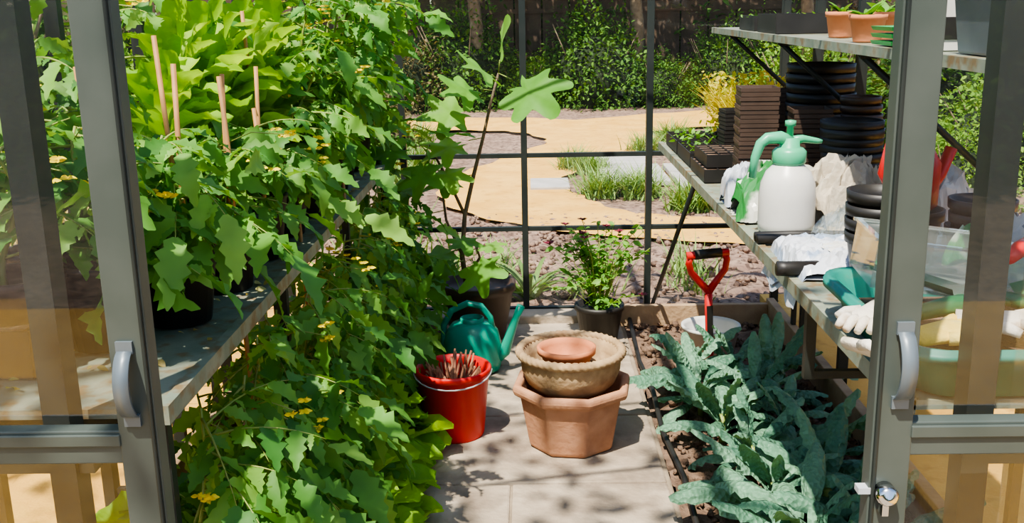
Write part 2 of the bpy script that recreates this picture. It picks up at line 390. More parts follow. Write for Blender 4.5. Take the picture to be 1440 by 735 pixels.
# ---------------------------------------------------------------- staging benches
def bench(s,y0,y1,legs):
    b=MB(); xi=.66; xo=1.245; z=.92
    b.box((s*(xi+xo)/2,(y0+y1)/2,z-.012),(xo-xi,y1-y0,.018),'bench')
    b.box((s*xi,(y0+y1)/2,z-.016),(.022,y1-y0,.036),'bench')
    b.box((s*xo,(y0+y1)/2,z-.02),(.02,y1-y0,.04),'bench')
    for y in legs:
        b.box((s*(xi+.03),y,(z-.03)/2),(.025,.025,z-.03),'framedark'); b.box((s*(xo-.01),y,(z-.03)/2),(.025,.025,z-.03),'framedark')
        b.box((s*(xi+xo)/2,y,z-.05),(xo-xi-.06,.02,.025),'framedark')
        b.box((s*(xi+xo)/2,y,.25),(xo-xi-.06,.02,.02),'framedark')
    return b
bench(-1,1.68,4.75,[1.75,2.7,3.7,4.7]).obj('staging_bench')
b=bench(1,1.68,5.14,[1.9]); b.tube([(.66,4.05,.89),(.63,5.14,.06)],.011,'framedark',6); b.tube([(.66,3.5,.89),(1.24,3.5,.4)],.009,'framedark',6)
b.box((.69,2.42,.79),(.025,.025,.22),'framedark'); b.box((.96,2.42,.69),(.56,.02,.02),'framedark'); b.box((.96,2.42,.87),(.54,.02,.025),'framedark'); b.box((1.235,2.42,.45),(.025,.025,.9),'framedark')
b.box((1.23,4.6,.45),(.02,.025,.9),'framedark')
b.obj('staging_bench')
b=MB(); b.box((1.06,3.4,1.475),(.36,3.2,.012),'bench'); b.box((.885,3.4,1.47),(.016,3.2,.026),'bench')
for y in (1.95,2.8,3.7,4.6):
    b.tube([(.89,y,1.46),(1.265,y,1.12)],.010,'framedark',6); b.box((1.07,y,1.455),(.36,.02,.02),'framedark')
b.obj('upper_shelf')
# ---------------------------------------------------------------- plants
def sph(az,el): return np.array([math.cos(el)*math.cos(az),math.cos(el)*math.sin(az),math.sin(el)])
def compound(b,p,az,el,L,buf):
    n=8; d=sph(az,el); pts=[np.array(p,float)]
    for i in range(n):
        d=d+np.array([0,0,-.10]); d/=np.linalg.norm(d); pts.append(pts[-1]+d*L/n)
    b.tube(pts,[.0036-.0028*i/n for i in range(n+1)],'stem',4)
    for i,sz in ((2,.30),(3,.12),(4,.42),(5,.14),(6,.42),(7,.16)):
        c=pts[i]; f=pts[i+1]-pts[i]; f/=np.linalg.norm(f); sd=np.cross(f,[0,0,1]); sd/=np.linalg.norm(sd)+1e-6
        for s in (-1,1):
            dd=sd*s*.85+f*.45+np.array([0,0,-.30])+rng.normal(0,.16,3)
            buf.append((c,dd,L*sz*random.uniform(.8,1.15)))
    buf.append((pts[-1],pts[-1]-pts[-2]+rng.normal(0,.01,3),L*.52))
def tomato(base,h,n,lean=(0,0),L=.22,pot=False,azc=None,azs=3.2,flowers=2,cane=False,zmin=.12,name='tomato_plant',el=(0,.75)):
    b=MB(); ph=random.uniform(0,6); z0=0
    if pot:
        b.lathe([(.07,0),(.095,.17),(.10,.17),(.10,.185),(.09,.185),(.088,.16),(0,.16)],'black',20); z0=.16
    pts=[]
    m=10
    for i in range(m+1):
        t=i/m; pts.append(np.array([lean[0]*t*t+.02*math.sin(ph+t*6),lean[1]*t*t+.02*math.cos(ph+t*5),z0+h*t]))
    b.tube(pts,[.008-.005*i/m for i in range(m+1)],'stem',5)
    buf=[]
    for k in range(n):
        t=zmin+(1-zmin)*k/n; f=t*m; i=min(int(f),m-1); p=pts[i]+(pts[i+1]-pts[i])*(f-i)
        az=(ph+k*2.4) if azc is None else random.gauss(azc,azs)
        l=L*random.uniform(.75,1.2)*(1-.35*t**3)
        if base[0]+p[0]+l*math.cos(az)<-1.18: l=max(.07,(base[0]+p[0]+1.18)/abs(math.cos(az)+1e-6))
        if not 1.72<base[1]+p[1]+l*math.sin(az)<5.08: az=-az
        compound(b,p,az,random.uniform(*el),l,buf)
    for q in range(3):
        sel=buf[q::3]
        if sel: b.leaves(T_TOM[q],[a for a,_,_ in sel],[d for _,d,_ in sel],[c for _,_,c in sel],'tomato')
    for k in range(flowers):
        t=random.uniform(max(.5,zmin),.98); a0=random.uniform(-1.9,.5); p=pts[int(t*m)]; e=p+np.array([.17*math.cos(a0),.17*math.sin(a0),.03])
        b.tube([p,(p+e)/2+np.array([0,0,.02]),e],.0015,'stem',4)
        for f in range(4):
            c=e+rng.normal(0,.017,3)
            b.leaves(T_LEAF,[c]*6,[sph(a*1.047,.1) for a in range(6)],[.016]*6,'flower',up=[(rng.normal(0,.3),-1,.4)]*6)
    if cane: b.tube([(.02,.02,z0-.02),(.03,.03,h+z0+.15)],.006,'bamboo',6)
    b.obj(name,base,(0,0,0))
y=1.95
while y<4.7:
    near=y<2.95
    tomato((-.73+random.uniform(-.03,.02),y,0),random.uniform(.80,.88),15 if near else 20,lean=(random.uniform(.03,.08),0),L=.31 if near else .28,azc=-.4,azs=1.0,flowers=1,zmin=.56 if near else .32,el=(-.5,.6))
    y+=.17
for (x,y) in [(-.95,2.3),(-.95,2.75),(-.9,3.2),(-.95,3.7),(-.9,4.3)]:
    tomato((x,y,0),.6,14,L=.27,azc=-.2,azs=1.2,flowers=0)
for (x,y,h,lx,n,az) in [(-1.02,1.92,.30,0,14,None),(-.90,2.04,.30,0,14,None),(-.80,2.2,.26,.02,12,-.4),(-1.05,2.15,.50,.0,18,None),(-.78,2.48,.22,.03,12,-.3),(-1.05,2.38,.40,.0,14,None),
     (-.78,2.8,.22,.05,13,-.3),(-.78,3.1,.24,.05,13,-.2),(-.78,3.4,.40,.08,16,-.4),(-.82,3.65,.62,.10,20,-.3),(-1.0,3.9,.72,.1,20,None),(-.78,3.9,.74,.10,22,-.4),(-.80,4.15,.76,.14,24,-.3),(-1.0,4.3,.76,.10,20,None),(-.78,4.4,.74,.14,21,-.6),(-.9,4.60,.76,.10,21,-.6),
     (-1.08,2.7,.72,.0,12,None),(-1.08,3.15,.74,.05,12,None)]:
    tomato((x,y,.922),h,n,lean=(lx,0),L=.27,pot=True,azc=az,azs=1.5,cane=(random.random()<.5 and lx<.1),flowers=2)
for (x,y,h,lx) in [(-.74,4.82,1.45,.05),(-.84,4.84,1.7,.10)]:
    tomato((x,y,0),h,22,lean=(lx,-.05),L=.25,flowers=3,cane=False,zmin=.4,azc=-1.8,azs=1.1)
def lettuce(loc,n,L,mat='lettuce',pot=False,el=(.5,1.3),name='lettuce',bolt=0):
    b=MB(); z0=0
    if pot: b.lathe([(.07,0),(.10,.14),(.105,.15),(.09,.15),(0,.13)],'black',20); z0=.13
    if bolt: b.tube([(0,0,z0),(0.01,0,z0+bolt*.6),(0,0,z0+bolt)],[.012,.01,.006],'stem',6)
    for q in range(3):
        P=[];D=[];S=[]
        for k in range(q,n,3):
            az=k*2.4+random.uniform(-.3,.3); t=k/n; e=el[0]+(el[1]-el[0])*t
            P.append((.015*math.cos(az),.015*math.sin(az),z0+.01+(.02+bolt)*t)); D.append(sph(az,e)); S.append(L*random.uniform(.8,1.1)*(1-.3*t))
        b.leaves(T_LET[q],P,D,S,mat,roll=rng.normal(0,.3,len(P)))
    b.obj(name,loc)
for (x,y,bo) in [(-.94,2.60,.30),(-.90,2.95,.36),(-.96,2.78,.40),(-.88,3.22,.38),(-.96,3.40,.45),(-.88,3.46,.42),(-.96,3.66,.42),(-.96,3.08,.42)]:
    lettuce((x,y,.925),40,.24,pot=True,el=(.35,1.4),bolt=bo)
for i in range(24):
    y=2.2+i*.1; lettuce((random.uniform(-.61,-.51),y,.0),16,random.uniform(.22,.28) if y<3.9 else .16,el=(.35,1.25),bolt=.08)
for (x,y) in [(-.93,2.0),(-.8,2.3),(-.92,2.4),(-.70,2.30),(-.60,2.40),(-.70,2.6),(-.60,2.65),(-.85,2.9),(-.64,2.9),(-.68,3.1),(-.66,3.4),(-.88,2.6)]:
    lettuce((x,y,0),22,.36,el=(.5,1.35),bolt=.16)
b=MB()
for (x,y,z0,z1) in [(-.98,1.95,.925,1.45),(-.90,2.02,.925,1.5),(-.86,2.35,.93,1.55),(-.74,2.7,.925,1.35),(-.86,3.1,.93,1.6),(-.71,3.0,.01,1.0),(-1.1,1.85,.925,1.4),(-.70,3.7,.01,.98),(-.71,2.35,.01,.86),(-.75,2.45,.925,1.45)]:
    b.tube([(x,y,z0),(x+.02,y+.01,(z0+z1)/2),(x+.01,y,z1)],.006,'bamboo',6)
b.obj('bamboo_canes')
b=MB(); b.box((0,0,.05),(.26,.42,.1),'black',taper=.92); b.box((0,0,.098),(.24,.4,.008),'soil'); b.obj('growing_tray',(-1.08,2.02,.922))
b=MB()
n=260; P=np.stack([rng.uniform(-1.2,-.67,n),rng.uniform(1.75,4.6,n),np.full(n,.926)],1); D=rng.normal(0,1,(n,3)); D[:,2]*=.1
b.leaves(T_LEAF,P,D,rng.uniform(.012,.04,n),'dry'); b.obj('fallen_leaves')
def kale(loc,n,L,rz):
    b=MB(); b.tube([(0,0,-.01),(0,0,.12)],[.012,.014],'stem',6)
    for q in range(3):
        P=[];D=[];S=[]
        for k in range(q,n,3):
            az=rz+k*2.4; t=k/n; e=.5+.9*t
            P.append((.01*math.cos(az),.01*math.sin(az),.03+.09*t)); D.append(sph(az,e)); l=L*random.uniform(.7,1.15)*(1-.25*t*t); S.append((l*1.05,l,l))
        b.leaves(T_KALE[q],P,D,S,'kale',roll=rng.normal(0,.4,len(P)))
    b.obj('kale_plant',loc)
for (x,y) in [(.66,4.06),(.84,4.08),(1.0,4.0),(.68,3.80),(.88,3.76),(.70,3.52),(.92,3.48),(.76,3.24),(.95,3.2),(.74,2.96),(.92,2.92),(.78,2.68),(.94,2.64),(.76,2.42),(.93,2.40),(.84,2.18)]:
    kale((x+random.uniform(-.02,.02),y,0),16,random.uniform(.27,.35),random.uniform(0,6))
# fig
b=MB()
b.lathe([(.13,0),(.135,.01),(.178,.24),(.19,.245),(.192,.285),(.18,.29),(.172,.285),(.168,.25),(0,.25)],'brownpl',36)
tr=[(-.05,0,.25),(-.07,.0,.42),(-.05,0,.62),(.0,-.02,.82),(.05,-.04,1.0),(.09,-.06,1.16),(.13,-.08,1.30)]
b.tube(tr,[.014,.013,.011,.010,.008,.007,.005],'bark',7)
br=[[(-.07,0,.42),(-.14,-.02,.6),(-.16,-.03,.82),(-.12,-.04,1.0)],[(-.05,0,.62),(-.12,-.05,.8),(-.2,-.12,.98)],[(-.05,0,.3),(.02,-.06,.42),(.0,-.1,.52)]]
for q in br: b.tube(q,[.008,.007,.005,.004][:len(q)],'bark',6)
fl=[((.13,-.08,1.30),(.42,-.6,-.15),.36,-.3),((.10,-.06,1.22),(-.4,-.5,.1),.26,0.2),((.13,-.08,1.30),(.1,-.4,.7),.24,0),((.13,-.08,1.27),(-.3,-.7,.3),.26,.3),((.05,-.04,1.0),(-.8,-.5,-.1),.26,-.2),((.09,-.05,1.12),(-.9,-.4,.1),.28,.2),((.0,-.02,.82),(-.7,-.6,.0),.24,-.2),
    ((-.2,-.12,.98),(-.7,-.5,.0),.28,-.2),((-.2,-.12,.98),(-.1,-.6,-.4),.26,-.3),((-.12,-.04,1.0),(.1,-.6,.2),.24,.2),((-.16,-.03,.82),(-.8,-.5,-.2),.28,-.3),((-.14,-.02,.65),(-.9,-.5,-.1),.26,-.3),
    ((-.2,-.12,1.05),(-.6,-.4,.3),.26,0),((-.17,-.05,.9),(.3,-.8,-.2),.24,0),((-.1,-.02,.55),(.3,-.8,-.1),.2,.2),((.0,-.1,.50),(.15,-.8,-.35),.27,-.4),((.0,-.1,.52),(-.8,-.5,-.2),.27,-.4),((.0,-.08,.47),(-.9,-.4,-.4),.26,-.3),((-.06,-.02,.4),(-.9,-.5,-.2),.24,-.2),((0,-.1,.5),(.6,-.6,.1),.15,.2)]
for p,d,s,r in fl:
    p=np.array(p);d=np.array(d,float);d/=np.linalg.norm(d); e=p+d*s*.3; b.tube([p,e],.0025,'stem',4)
    b.leaves(T_FIG,[e],[d+np.array([0,0,-.15])],[s],'fig',roll=[r],up=[(0,-.7,1)])
b.obj('potted_fig_tree',(-.27,4.84,.0))
b=MB(); n=34; P=np.zeros((n,3)); P[:,:2]=rng.normal(0,.02,(n,2)); P[:,2]=.0
D=np.stack([rng.normal(0,.5,n),rng.normal(.1,.25,n),np.ones(n)*1.1],1); b.leaves(T_STRAP,P,D,np.stack([rng.uniform(.3,.5,n)]*3,1),'lavender'); b.obj('strap_leaved_plant',(-.02,5.62,-.04))
# flowering pot plant
b=MB(); b.lathe([(.09,0),(.115,.15),(.122,.15),(.122,.175),(.11,.175),(.105,.15),(0,.15)],'black',28)
P=[];D=[];S=[]
for k in range(54):
    az=random.uniform(0,6.28);r=random.uniform(.05,.27);hh=random.uniform(.12,.46)-r*.3
    pts=[(0.02*math.cos(az),.02*math.sin(az),.15),(r*.5*math.cos(az),r*.5*math.sin(az),.17+hh*.7),(r*math.cos(az),r*math.sin(az),.17+hh)]
    b.tube(pts,.002,'stem',4)
    for j in range(12):
        t=random.random(); p=np.array(pts[1])*(1-t)+np.array(pts[2])*t if random.random()<.7 else np.array(pts[0])*(1-t)+np.array(pts[1])*t
        P.append(p);D.append(sph(random.uniform(0,6.28),random.uniform(-.4,.8)));S.append(random.uniform(.025,.055))
    if k%5==0: b.leaves(T_LEAF,[pts[2]]*7,[sph(a*.9,.6) for a in range(7)],[.03]*7,'flowerd')
b.leaves(T_LEAF,P,D,S,'fig'); b.obj('potted_flower',(.33,4.80,0))

# ---------------------------------------------------------------- pots and bucket on path
b=MB()
b.lathe([(.112,.0),(.115,.008),(.138,.245),(.147,.248),(.147,.268),(.14,.272),(.134,.268),(.128,.23),(.108,.012),(0,.012)],'red',40)
b.lathe([(.0,.17),(.125,.19),(.0,.20)],'twig',16)
for k in range(60):
    a=random.uniform(0,6.28);r=random.uniform(0,.10);a2=a+random.uniform(-1,1)
    b.tube([(r*math.cos(a),r*math.sin(a),.15),(.105*math.cos(a2),.105*math.sin(a2),random.uniform(.23,.31))],random.uniform(.003,.007),'twig',5)
b.tube([(.149*math.cos(t),.149*math.sin(t),.258+.03*math.sin(t)) for t in np.linspace(3.14,6.28,14)],.003,'bagwhite',6)
b.obj('red_bucket',(-.306,3.66,0.002))
b=MB()
b.lathe([(.155,.0),(.165,.01),(.200,.205),(.222,.21),(.228,.228),(.226,.245),(.213,.252),(.195,.245),(.185,.2),(.15,.02),(0,.02)],'terralt',8,smooth=False,rot=.25)
b.obj('octagonal_planter',(.144,3.56,.002),bevel=.008)
b=MB()
b.lathe([(.13,0),(.14,.005),(.165,.03),(.182,.075),(.186,.12),(.186,.14),(.172,.14),(.162,.10),(.15,.05),(0,.045)],'buff',48)
b.lathe([(.0,.04),(.15,.055),(0,.062)],'soil',24)
V=[];nt=288;ns=12
for i in range(nt):
    a=2*math.pi*i/nt
    for k in range(ns):
        p=2*math.pi*k/ns; r=.016*(1+.14*math.sin(3*p+a*48))
        V.append(((.188+r*math.cos(p))*math.cos(a),(.188+r*math.cos(p))*math.sin(a),.14+r*math.sin(p)))
b.add(V,[(i*ns+k,((i+1)%nt)*ns+k,((i+1)%nt)*ns+(k+1)%ns,i*ns+(k+1)%ns) for i in range(nt) for k in range(ns)],'buff')
b.lathe([(.075,.06),(.098,.128),(.108,.128),(.110,.150),(.100,.152),(.094,.13),(.078,.082),(.01,.080)],'terra',32,c=(-.015,.015,0))
b.lathe([(.0,.07),(.078,.088),(.0,.092)],'soil',20,c=(-.015,.015,0))
b.obj('rope_rim_planter',(.140,3.56,.225))
# watering can
b=MB()
b.lathe([(.10,0),(.118,.01),(.126,.05),(.124,.13),(.112,.18),(.088,.212),(.05,.222),(.0,.222)],'teal',36,sx=1.0,sy=.85)
b.tube([(.09,0,.05),(.14,0,.09),(.17,0,.18),(.195,0,.25),(.215,0,.295)],[.03,.025,.019,.015,.018],'teal',12)
b.tube([(-.10,0,.05),(-.13,0,.12),(-.125,0,.20),(-.09,0,.265),(-.02,0,.30),(.04,0,.29),(.08,0,.24),(.09,0,.19)],[.012,.013,.014,.014,.014,.014,.013,.012],'teal',10)
b.lathe([(.05,.2),(.052,.237),(.045,.239),(.04,.2)],'teal',24)
b.obj('watering_can',(-.27,4.36,.002),(0,0,-.15),scale=1.04)
b=MB()
b.tube([(0,0,-.03),(0,0,.16),(0,0,.34)],[.017,.016,.016],'redpaint',10); b.box((0,-.016,.2),(.024,.006,.15),'black')
for sg in (-1,1): b.tube([(0,0,.33),(sg*.03,0,.37),(sg*.07,0,.42),(sg*.078,0,.46),(sg*.07,0,.49)],[.017,.015,.014,.014,.014],'redpaint',8)
b.tube([(-.085,0,.49),(.085,0,.49)],.017,'redpaint',10); b.tube([(-.055,0,.492),(.055,0,.492)],.02,'black',10)
b.obj('garden_fork',(.80,4.36,0.0),(0.05,-.06,.1),scale=1.09)
b=MB(); b.lathe([(.105,0),(.13,.13),(.137,.13),(.137,.145),(.127,.145),(.12,.13),(.09,.01),(0,.01)],'white',32); b.obj('white_tub',(.83,4.53,0.002))

# ---------------------------------------------------------------- right bench objects
ZB=.922
def potprof(r,h): return [(r*.72,0),(r*.74,.004),(r*.93,h*.8),(r,h*.8),(r*1.02,h),(r*.94,h),(r*.9,h*.8),(r*.68,.01),(0,.01)]
def potstack(name,loc,r,h,n,step,mat,seg=28):
    b=MB()
    for k in range(n): b.lathe(potprof(r*random.uniform(.985,1.01),h),mat,seg,c=(random.uniform(-.004,.004),random.uniform(-.004,.004),k*step))
    b.obj(name,loc)
def sqstack(name,loc,w,n,step,mat,h=.09):
    b=MB()
    for k in range(n):
        c=(random.uniform(-.003,.003),random.uniform(-.003,.003),k*step)
        q=w/2*1.414
        b.lathe([(q*.75,0),(q*.95,h*.85),(q,h*.85),(q,h),(q*.92,h),(q*.72,.01),(0,.01)],mat,4,c=c,smooth=False,rot=math.pi/4)
    b.obj(name,loc,(0,0,random.uniform(-.15,.15)))
sqstack('plant_pot_stack',(.81,3.66,ZB),.135,20,.0155,'brownpl')
sqstack('plant_pot_stack',(.96,4.02,ZB),.11,17,.016,'brownpl')
sqstack('plant_pot_stack',(.99,3.62,ZB),.135,14,.017,'brownpl')
sqstack('plant_pot_stack',(.86,4.3,ZB),.11,10,.017,'black')
potstack('plant_pot_stack',(1.10,3.90,ZB),.125,.16,9,.036,'black')
potstack('plant_pot_stack',(1.06,3.36,ZB),.10,.14,7,.026,'black')
potstack('plant_pot_stack',(1.14,3.08,ZB),.08,.12,3,.03,'black')
potstack('plant_pot_stack',(.85,2.43,ZB),.085,.13,4,.034,'black')
potstack('plant_pot_stack',(1.16,3.60,ZB),.07,.11,9,.03,'brownpl')
potstack('plant_pot_stack',(1.13,2.52,ZB),.08,.12,3,.035,'brownpl')
def seedtray(loc,w,d,nx,ny,seed=True,h=.06):
    b=MB(); t=.004
    b.box((0,0,.006),(w,d,.012),'black')
    for i in range(nx+1): b.box((-w/2+w*i/nx,0,h/2),(t,d,h),'black')
    for j in range(ny+1): b.box((0,-d/2+d*j/ny,h/2),(w,t,h),'black')
    b.box((0,0,.03),(w-.01,d-.01,.03),'soil')
    if seed:
        n=nx*ny*3; P=np.stack([rng.uniform(-w/2,w/2,n),rng.uniform(-d/2,d/2,n),np.full(n,.05)],1)
        D=np.stack([rng.normal(0,.6,n),rng.normal(0,.6,n),np.abs(rng.normal(.6,.3,n))],1)
        b.leaves(T_LEAF,P,D,rng.uniform(.02,.045,n),'fig')
    b.obj('seed_tray',loc)
seedtray((.79,4.48,ZB),.22,.36,4,6); seedtray((.80,4.88,ZB),.24,.36,4,6); 
seedtray((.785,4.08,ZB),.22,.34,4,5,False,.05); seedtray((.79,4.10,ZB+.052),.20,.30,4,5,False,.05)
b=MB(); b.box((0,0,.04),(.28,.42,.08),'black',taper=.9)
n=800; P=np.stack([rng.uniform(-.13,.11,n),rng.uniform(-.2,.2,n),np.full(n,.07)],1); D=np.stack([rng.normal(-.12,.16,n),rng.normal(-.05,.15,n),np.ones(n)],1); l=rng.uniform(.14,.32,n)
b.leaves(T_BLADE,P,D,np.stack([l*1.5,l,l],1),'seedling')
n=700; P=np.stack([rng.uniform(-.22,.10,n),rng.uniform(-.2,.2,n),rng.uniform(.12,.36,n)],1); b.leaves(T_LEAF,P,rng.normal(0,1,(n,3)),rng.uniform(.015,.035,n),'seedling')
b.obj('seedling_tray',(1.05,4.78,ZB))
# pump sprayer
b=MB()
b.lathe([(.070,0),(.082,.008),(.084,.03),(.084,.11),(.080,.15),(.066,.185),(.045,.205),(.040,.215),(0,.215)],'white',36)
b.lathe([(.044,.205),(.050,.215),(.050,.245),(.040,.255),(.030,.258),(.028,.285),(0,.285)],'sprayer',28)
b.tube([(0,0,.27),(-.03,0,.287),(-.07,0,.285),(-.09,0,.27),(-.105,0,.23),(-.112,0,.17)],[.022,.019,.017,.015,.013,.011],'sprayer',10)
b.tube([(.0,0,.275),(.04,0,.28),(.085,0,.272),(.10,0,.27)],[.016,.012,.009,.006],'sprayer',10)
b.lathe([(.010,.28),(.010,.318),(.016,.32),(.016,.335),(0,.338)],'sprayer',16)
b.obj('pump_sprayer',(.77,3.02,ZB),(0,0,.15))
def bag(name,loc,sx,sy,h,mat,seed,droop=None,rz=0,amp=1.0,freq=5):
    nx=ny=30; b=MB(); o3=Vector((seed*3.1,seed*1.7,seed))
    V=[]
    for side in (1,0):
        for j in range(ny+1):
            for i in range(nx+1):
                u=i/nx*2-1;v=j/ny*2-1
                e=max(0,1-(abs(u)**3+abs(v)**3)/1.3)**.7
                p=Vector((u*sx*freq*2,v*sy*freq*2,0))+o3
                rd=1-abs(noise.noise(p))*2.2; rd2=1-abs(noise.noise(p*2.7))*2
                z=h*e*(.55+.35*amp*rd+.18*amp*rd2) if side else .002
                x=u*sx/2*(1+.15*noise.noise(Vector((v*2,seed,0))))+.25*h*e*noise.noise(p*1.3+Vector((9,0,0))); y=v*sy/2*(1+.15*noise.noise(Vector((u*2,0,seed))))
                if droop is not None and x<droop: z-= (droop-x)*1.1; x=droop+(x-droop)*.35
                V.append((x,y,max(z,.002) if droop is None else z+.003*side))
    w=nx+1;o=w*(ny+1);F=[]
    for j in range(ny):
        for i in range(nx): a=j*w+i; F+= [(a,a+1,a+w+1),(a,a+w+1,a+w),(o+a,o+a+w,o+a+w+1,o+a+1)]
    b.add(V,F,mat,False); b.obj(name,loc,(0,0,rz))
bag('compost_bag',(.80,3.27,ZB),.28,.26,.22,'baggreen',3,amp=.6)
bag('plastic_bag',(.98,3.14,ZB),.26,.28,.26,'cloth',5,rz=.4,amp=.6)
bag('plastic_bag',(.74,3.48,ZB),.17,.16,.14,'bagblue',9,droop=-.07)
bag('plastic_bag',(.80,2.64,ZB),.38,.36,.06,'bagblue',12,droop=-.12,freq=8)
bag('paper_note',(.82,2.60,ZB+.05),.13,.10,.012,'white',2,rz=.3)
bag('plastic_bag',(.90,2.76,ZB+.02),.22,.14,.11,'clear',14,freq=8)
bag('plastic_bag',(1.15,2.84,ZB),.17,.18,.26,'bagwhite',15,amp=.7)
bag('plastic_bag',(1.16,2.30,ZB),.15,.16,.24,'bagwhite',21,amp=.7)
bag('soil_sack',(1.02,2.27,ZB),.14,.10,.22,'baggreen',25,amp=.6)
b=MB()
for (y,z) in [(2.895,.015),(2.862,.015)]: b.tube([(.65,y,z),(.8,y+.008,z),(.95,y-.008,z),(1.02,y,z)],.0145,'black',10)
b.tube([(.62,2.50,.022),(.64,2.50,.021),(.74,2.505,.021)],.019,'black',10)
b.obj('black_pipes',(0,0,ZB))
b=MB(); b.lathe([(.06,0),(.07,.01),(.072,.12),(.05,.16),(.03,.17),(0,.17)],'redpaint',24)
b.tube([(.05,0,.03),(.1,0,.08),(.13,0,.15)],[.018,.014,.016],'redpaint',8); b.tube([(-.06,0,.04),(-.10,0,.1),(-.08,0,.18),(0,0,.2),(.03,0,.16)],.01,'redpaint',8)
b.obj('red_watering_jug',(1.0,2.66,ZB+.141),(0,0,.4))
b=MB(); b.lathe(potprof(.09,.14),'black',24); b.obj('plant_pot',(1.0,2.66,ZB))
# potting tray
b=MB()
def rrect(w,d,r,z,n=6):
    P=[]
    for cx,cy,a0 in ((w/2-r,d/2-r,0),(-w/2+r,d/2-r,90),(-w/2+r,-d/2+r,180),(w/2-r,-d/2+r,270)):
        for i in range(n+1):
            a=math.radians(a0+90*i/n); P.append((cx+r*math.cos(a),cy+r*math.sin(a),z))
    return P
rings=[rrect(.50,.50,.06,.0),rrect(.56,.55,.07,.085),rrect(.60,.58,.08,.09),rrect(.60,.58,.08,.075),rrect(.595,.575,.08,.075),rrect(.595,.575,.08,.098),rrect(.555,.545,.07,.094),rrect(.50,.50,.06,.012)]
V=sum(rings,[]); m=len(rings[0]); F=[]
for j in range(len(rings)-1):
    for i in range(m): k=(i+1)%m; F.append((j*m+i,j*m+k,(j+1)*m+k,(j+1)*m+i))
F.append(tuple(range(m))[::-1]); F.append(tuple((len(rings)-1)*m+i for i in range(m)))
b.add(V,F,'tealdull'); b.box((0,0,.03),(.44,.44,.03),'soil'); b.obj('potting_tray',(.935,1.93,ZB))
b=MB(); w,d,h=.30,.20,.10
for c,s in (((0,0,0),(w,d,.003)),((0,-d/2,h/2),(w,.003,h)),((0,d/2,h/2),(w,.003,h)),((-w/2,0,h/2),(.003,d,h)),((w/2,0,h/2),(.003,d,h))): b.box(c,s,'clear')
for c,s in (((0,-d/2,h),(w+.02,.012,.006)),((0,d/2,h),(w+.02,.012,.006)),((-w/2,0,h),(.012,d,.006)),((w/2,0,h),(.012,d,.006))): b.box(c,s,'clear')
b.obj('clear_plastic_box',(.85,2.10,ZB+.09),(.0,.12,-.1))
def trowel(loc,rz,mat,hm,sc=1):
    b=MB(); V=[];n=8
    for i in range(n+1):
        t=i/n; w=.042*(1 if t<.6 else math.sqrt(max(.02,1-((t-.6)/.42)**2)))
        for j in range(7): q=j/3-1; V.append((t*.17,q*w,.018*q*q))
    b.add(V,[(i*7+j,i*7+j+1,i*7+8+j,i*7+7+j) for i in range(n) for j in range(6)],mat)
    b.tube([(0,0,0),(-.05,0,.02),(-.08,0,.025)],.006,mat,8); b.tube([(-.07,0,.024),(-.13,0,.03),(-.18,0,.03)],[.013,.015,.012],hm,10)
    b.obj('hand_trowel',loc,(0.15,-.15,rz),scale=sc)
trowel((.97,1.93,ZB+.09),.2,'dgreen','dgreen',1.3); trowel((.86,1.99,ZB+.09),2.4,'dgreen','dgreen',1.1); trowel((1.05,2.05,ZB+.19),.8,'steel','redpaint',1.1)
def glove(loc,rz,mat,sc=1,rx=0,ry=0):
    b=MB()
    b.lathe([(.0,-.09),(.036,-.09),(.038,-.05),(.044,0),(.046,.03),(.03,.05),(0,.055)],mat,16,R=Ry(math.pi/2),sx=.45,c=(0,0,.022))
    for k,(y,l) in enumerate(((-.034,.05),(-.012,.062),(.012,.058),(.034,.045))):
        b.tube([(.03,y,.024),(.03+l*.5,y*1.15,.030),(.035+l,y*1.2,.016)],[.015,.014,.010],mat,8)
    b.tube([(-.03,-.035,.022),(0,-.06,.025),(.025,-.072,.018)],[.015,.014,.01],mat,8)
    b.obj('gardening_glove',loc,(rx,ry,rz),scale=sc)
glove((.625,1.82,ZB+.09),-2.3,'glovew',.72,0,.1); glove((.615,1.735,ZB+.05),-.9,'glovew',.72,-.5); glove((.765,1.80,ZB+.06),.4,'glovey',.9); glove((.88,1.83,ZB+.07),-.3,'glovew',.9)
# upper shelf items
ZS=1.483
for (x,y,r,h,m) in [(.955,2.95,.052,.075,'terra'),(1.05,3.1,.05,.08,'terra'),(1.0,3.35,.05,.08,'terra')]:
    b=MB(); b.lathe(potprof(r,h),m,28); b.lathe([(0,h*.8),(r*.85,h*.82),(0,h*.84)],'soil',16)
    n=12; b.leaves(T_LEAF,[(0,0,h*.85)]*n,[sph(random.uniform(0,6.3),random.uniform(.5,1.2)) for _ in range(n)],rng.uniform(.03,.07,n),'fig'); b.obj('terracotta_pot',(x,y,ZS))
seedtray((1.0,3.95,ZS),.20,.3,2,3,True,.07); seedtray((1.02,4.4,ZS),.2,.3,2,3,True,.06)
b=MB(); b.box((0,0,.03),(.16,.2,.05),'clear'); b.box((0,0,.058),(.18,.22,.006),'clear'); b.obj('clear_propagator',(1.15,3.45,ZS))
b=MB()
for k in range(3): b.box((0,0,.008+k*.018),(.10,.16,.010),'green',taper=.92)
b.obj('green_tray_stack',(.945,2.66,ZS))
b=MB(); b.box((0,0,.06),(.13,.16,.12),'white'); b.box((-.0,-.082,.05),(.1,.003,.05),'black'); b.obj('white_label_box',(.985,2.44,ZS),bevel=.006)
b=MB(); b.box((0,0,.06),(.20,.22,.12),'greypl',taper=.88); b.box((0,0,.122),(.215,.235,.014),'greypl'); b.obj('grey_storage_tub',(1.01,2.15,ZS),bevel=.006)
b=MB(); b.lathe([(.05,0),(.055,.1),(.05,.14),(.02,.15),(0,.15)],'white',20); b.obj('white_bottle',(1.14,2.55,ZS))

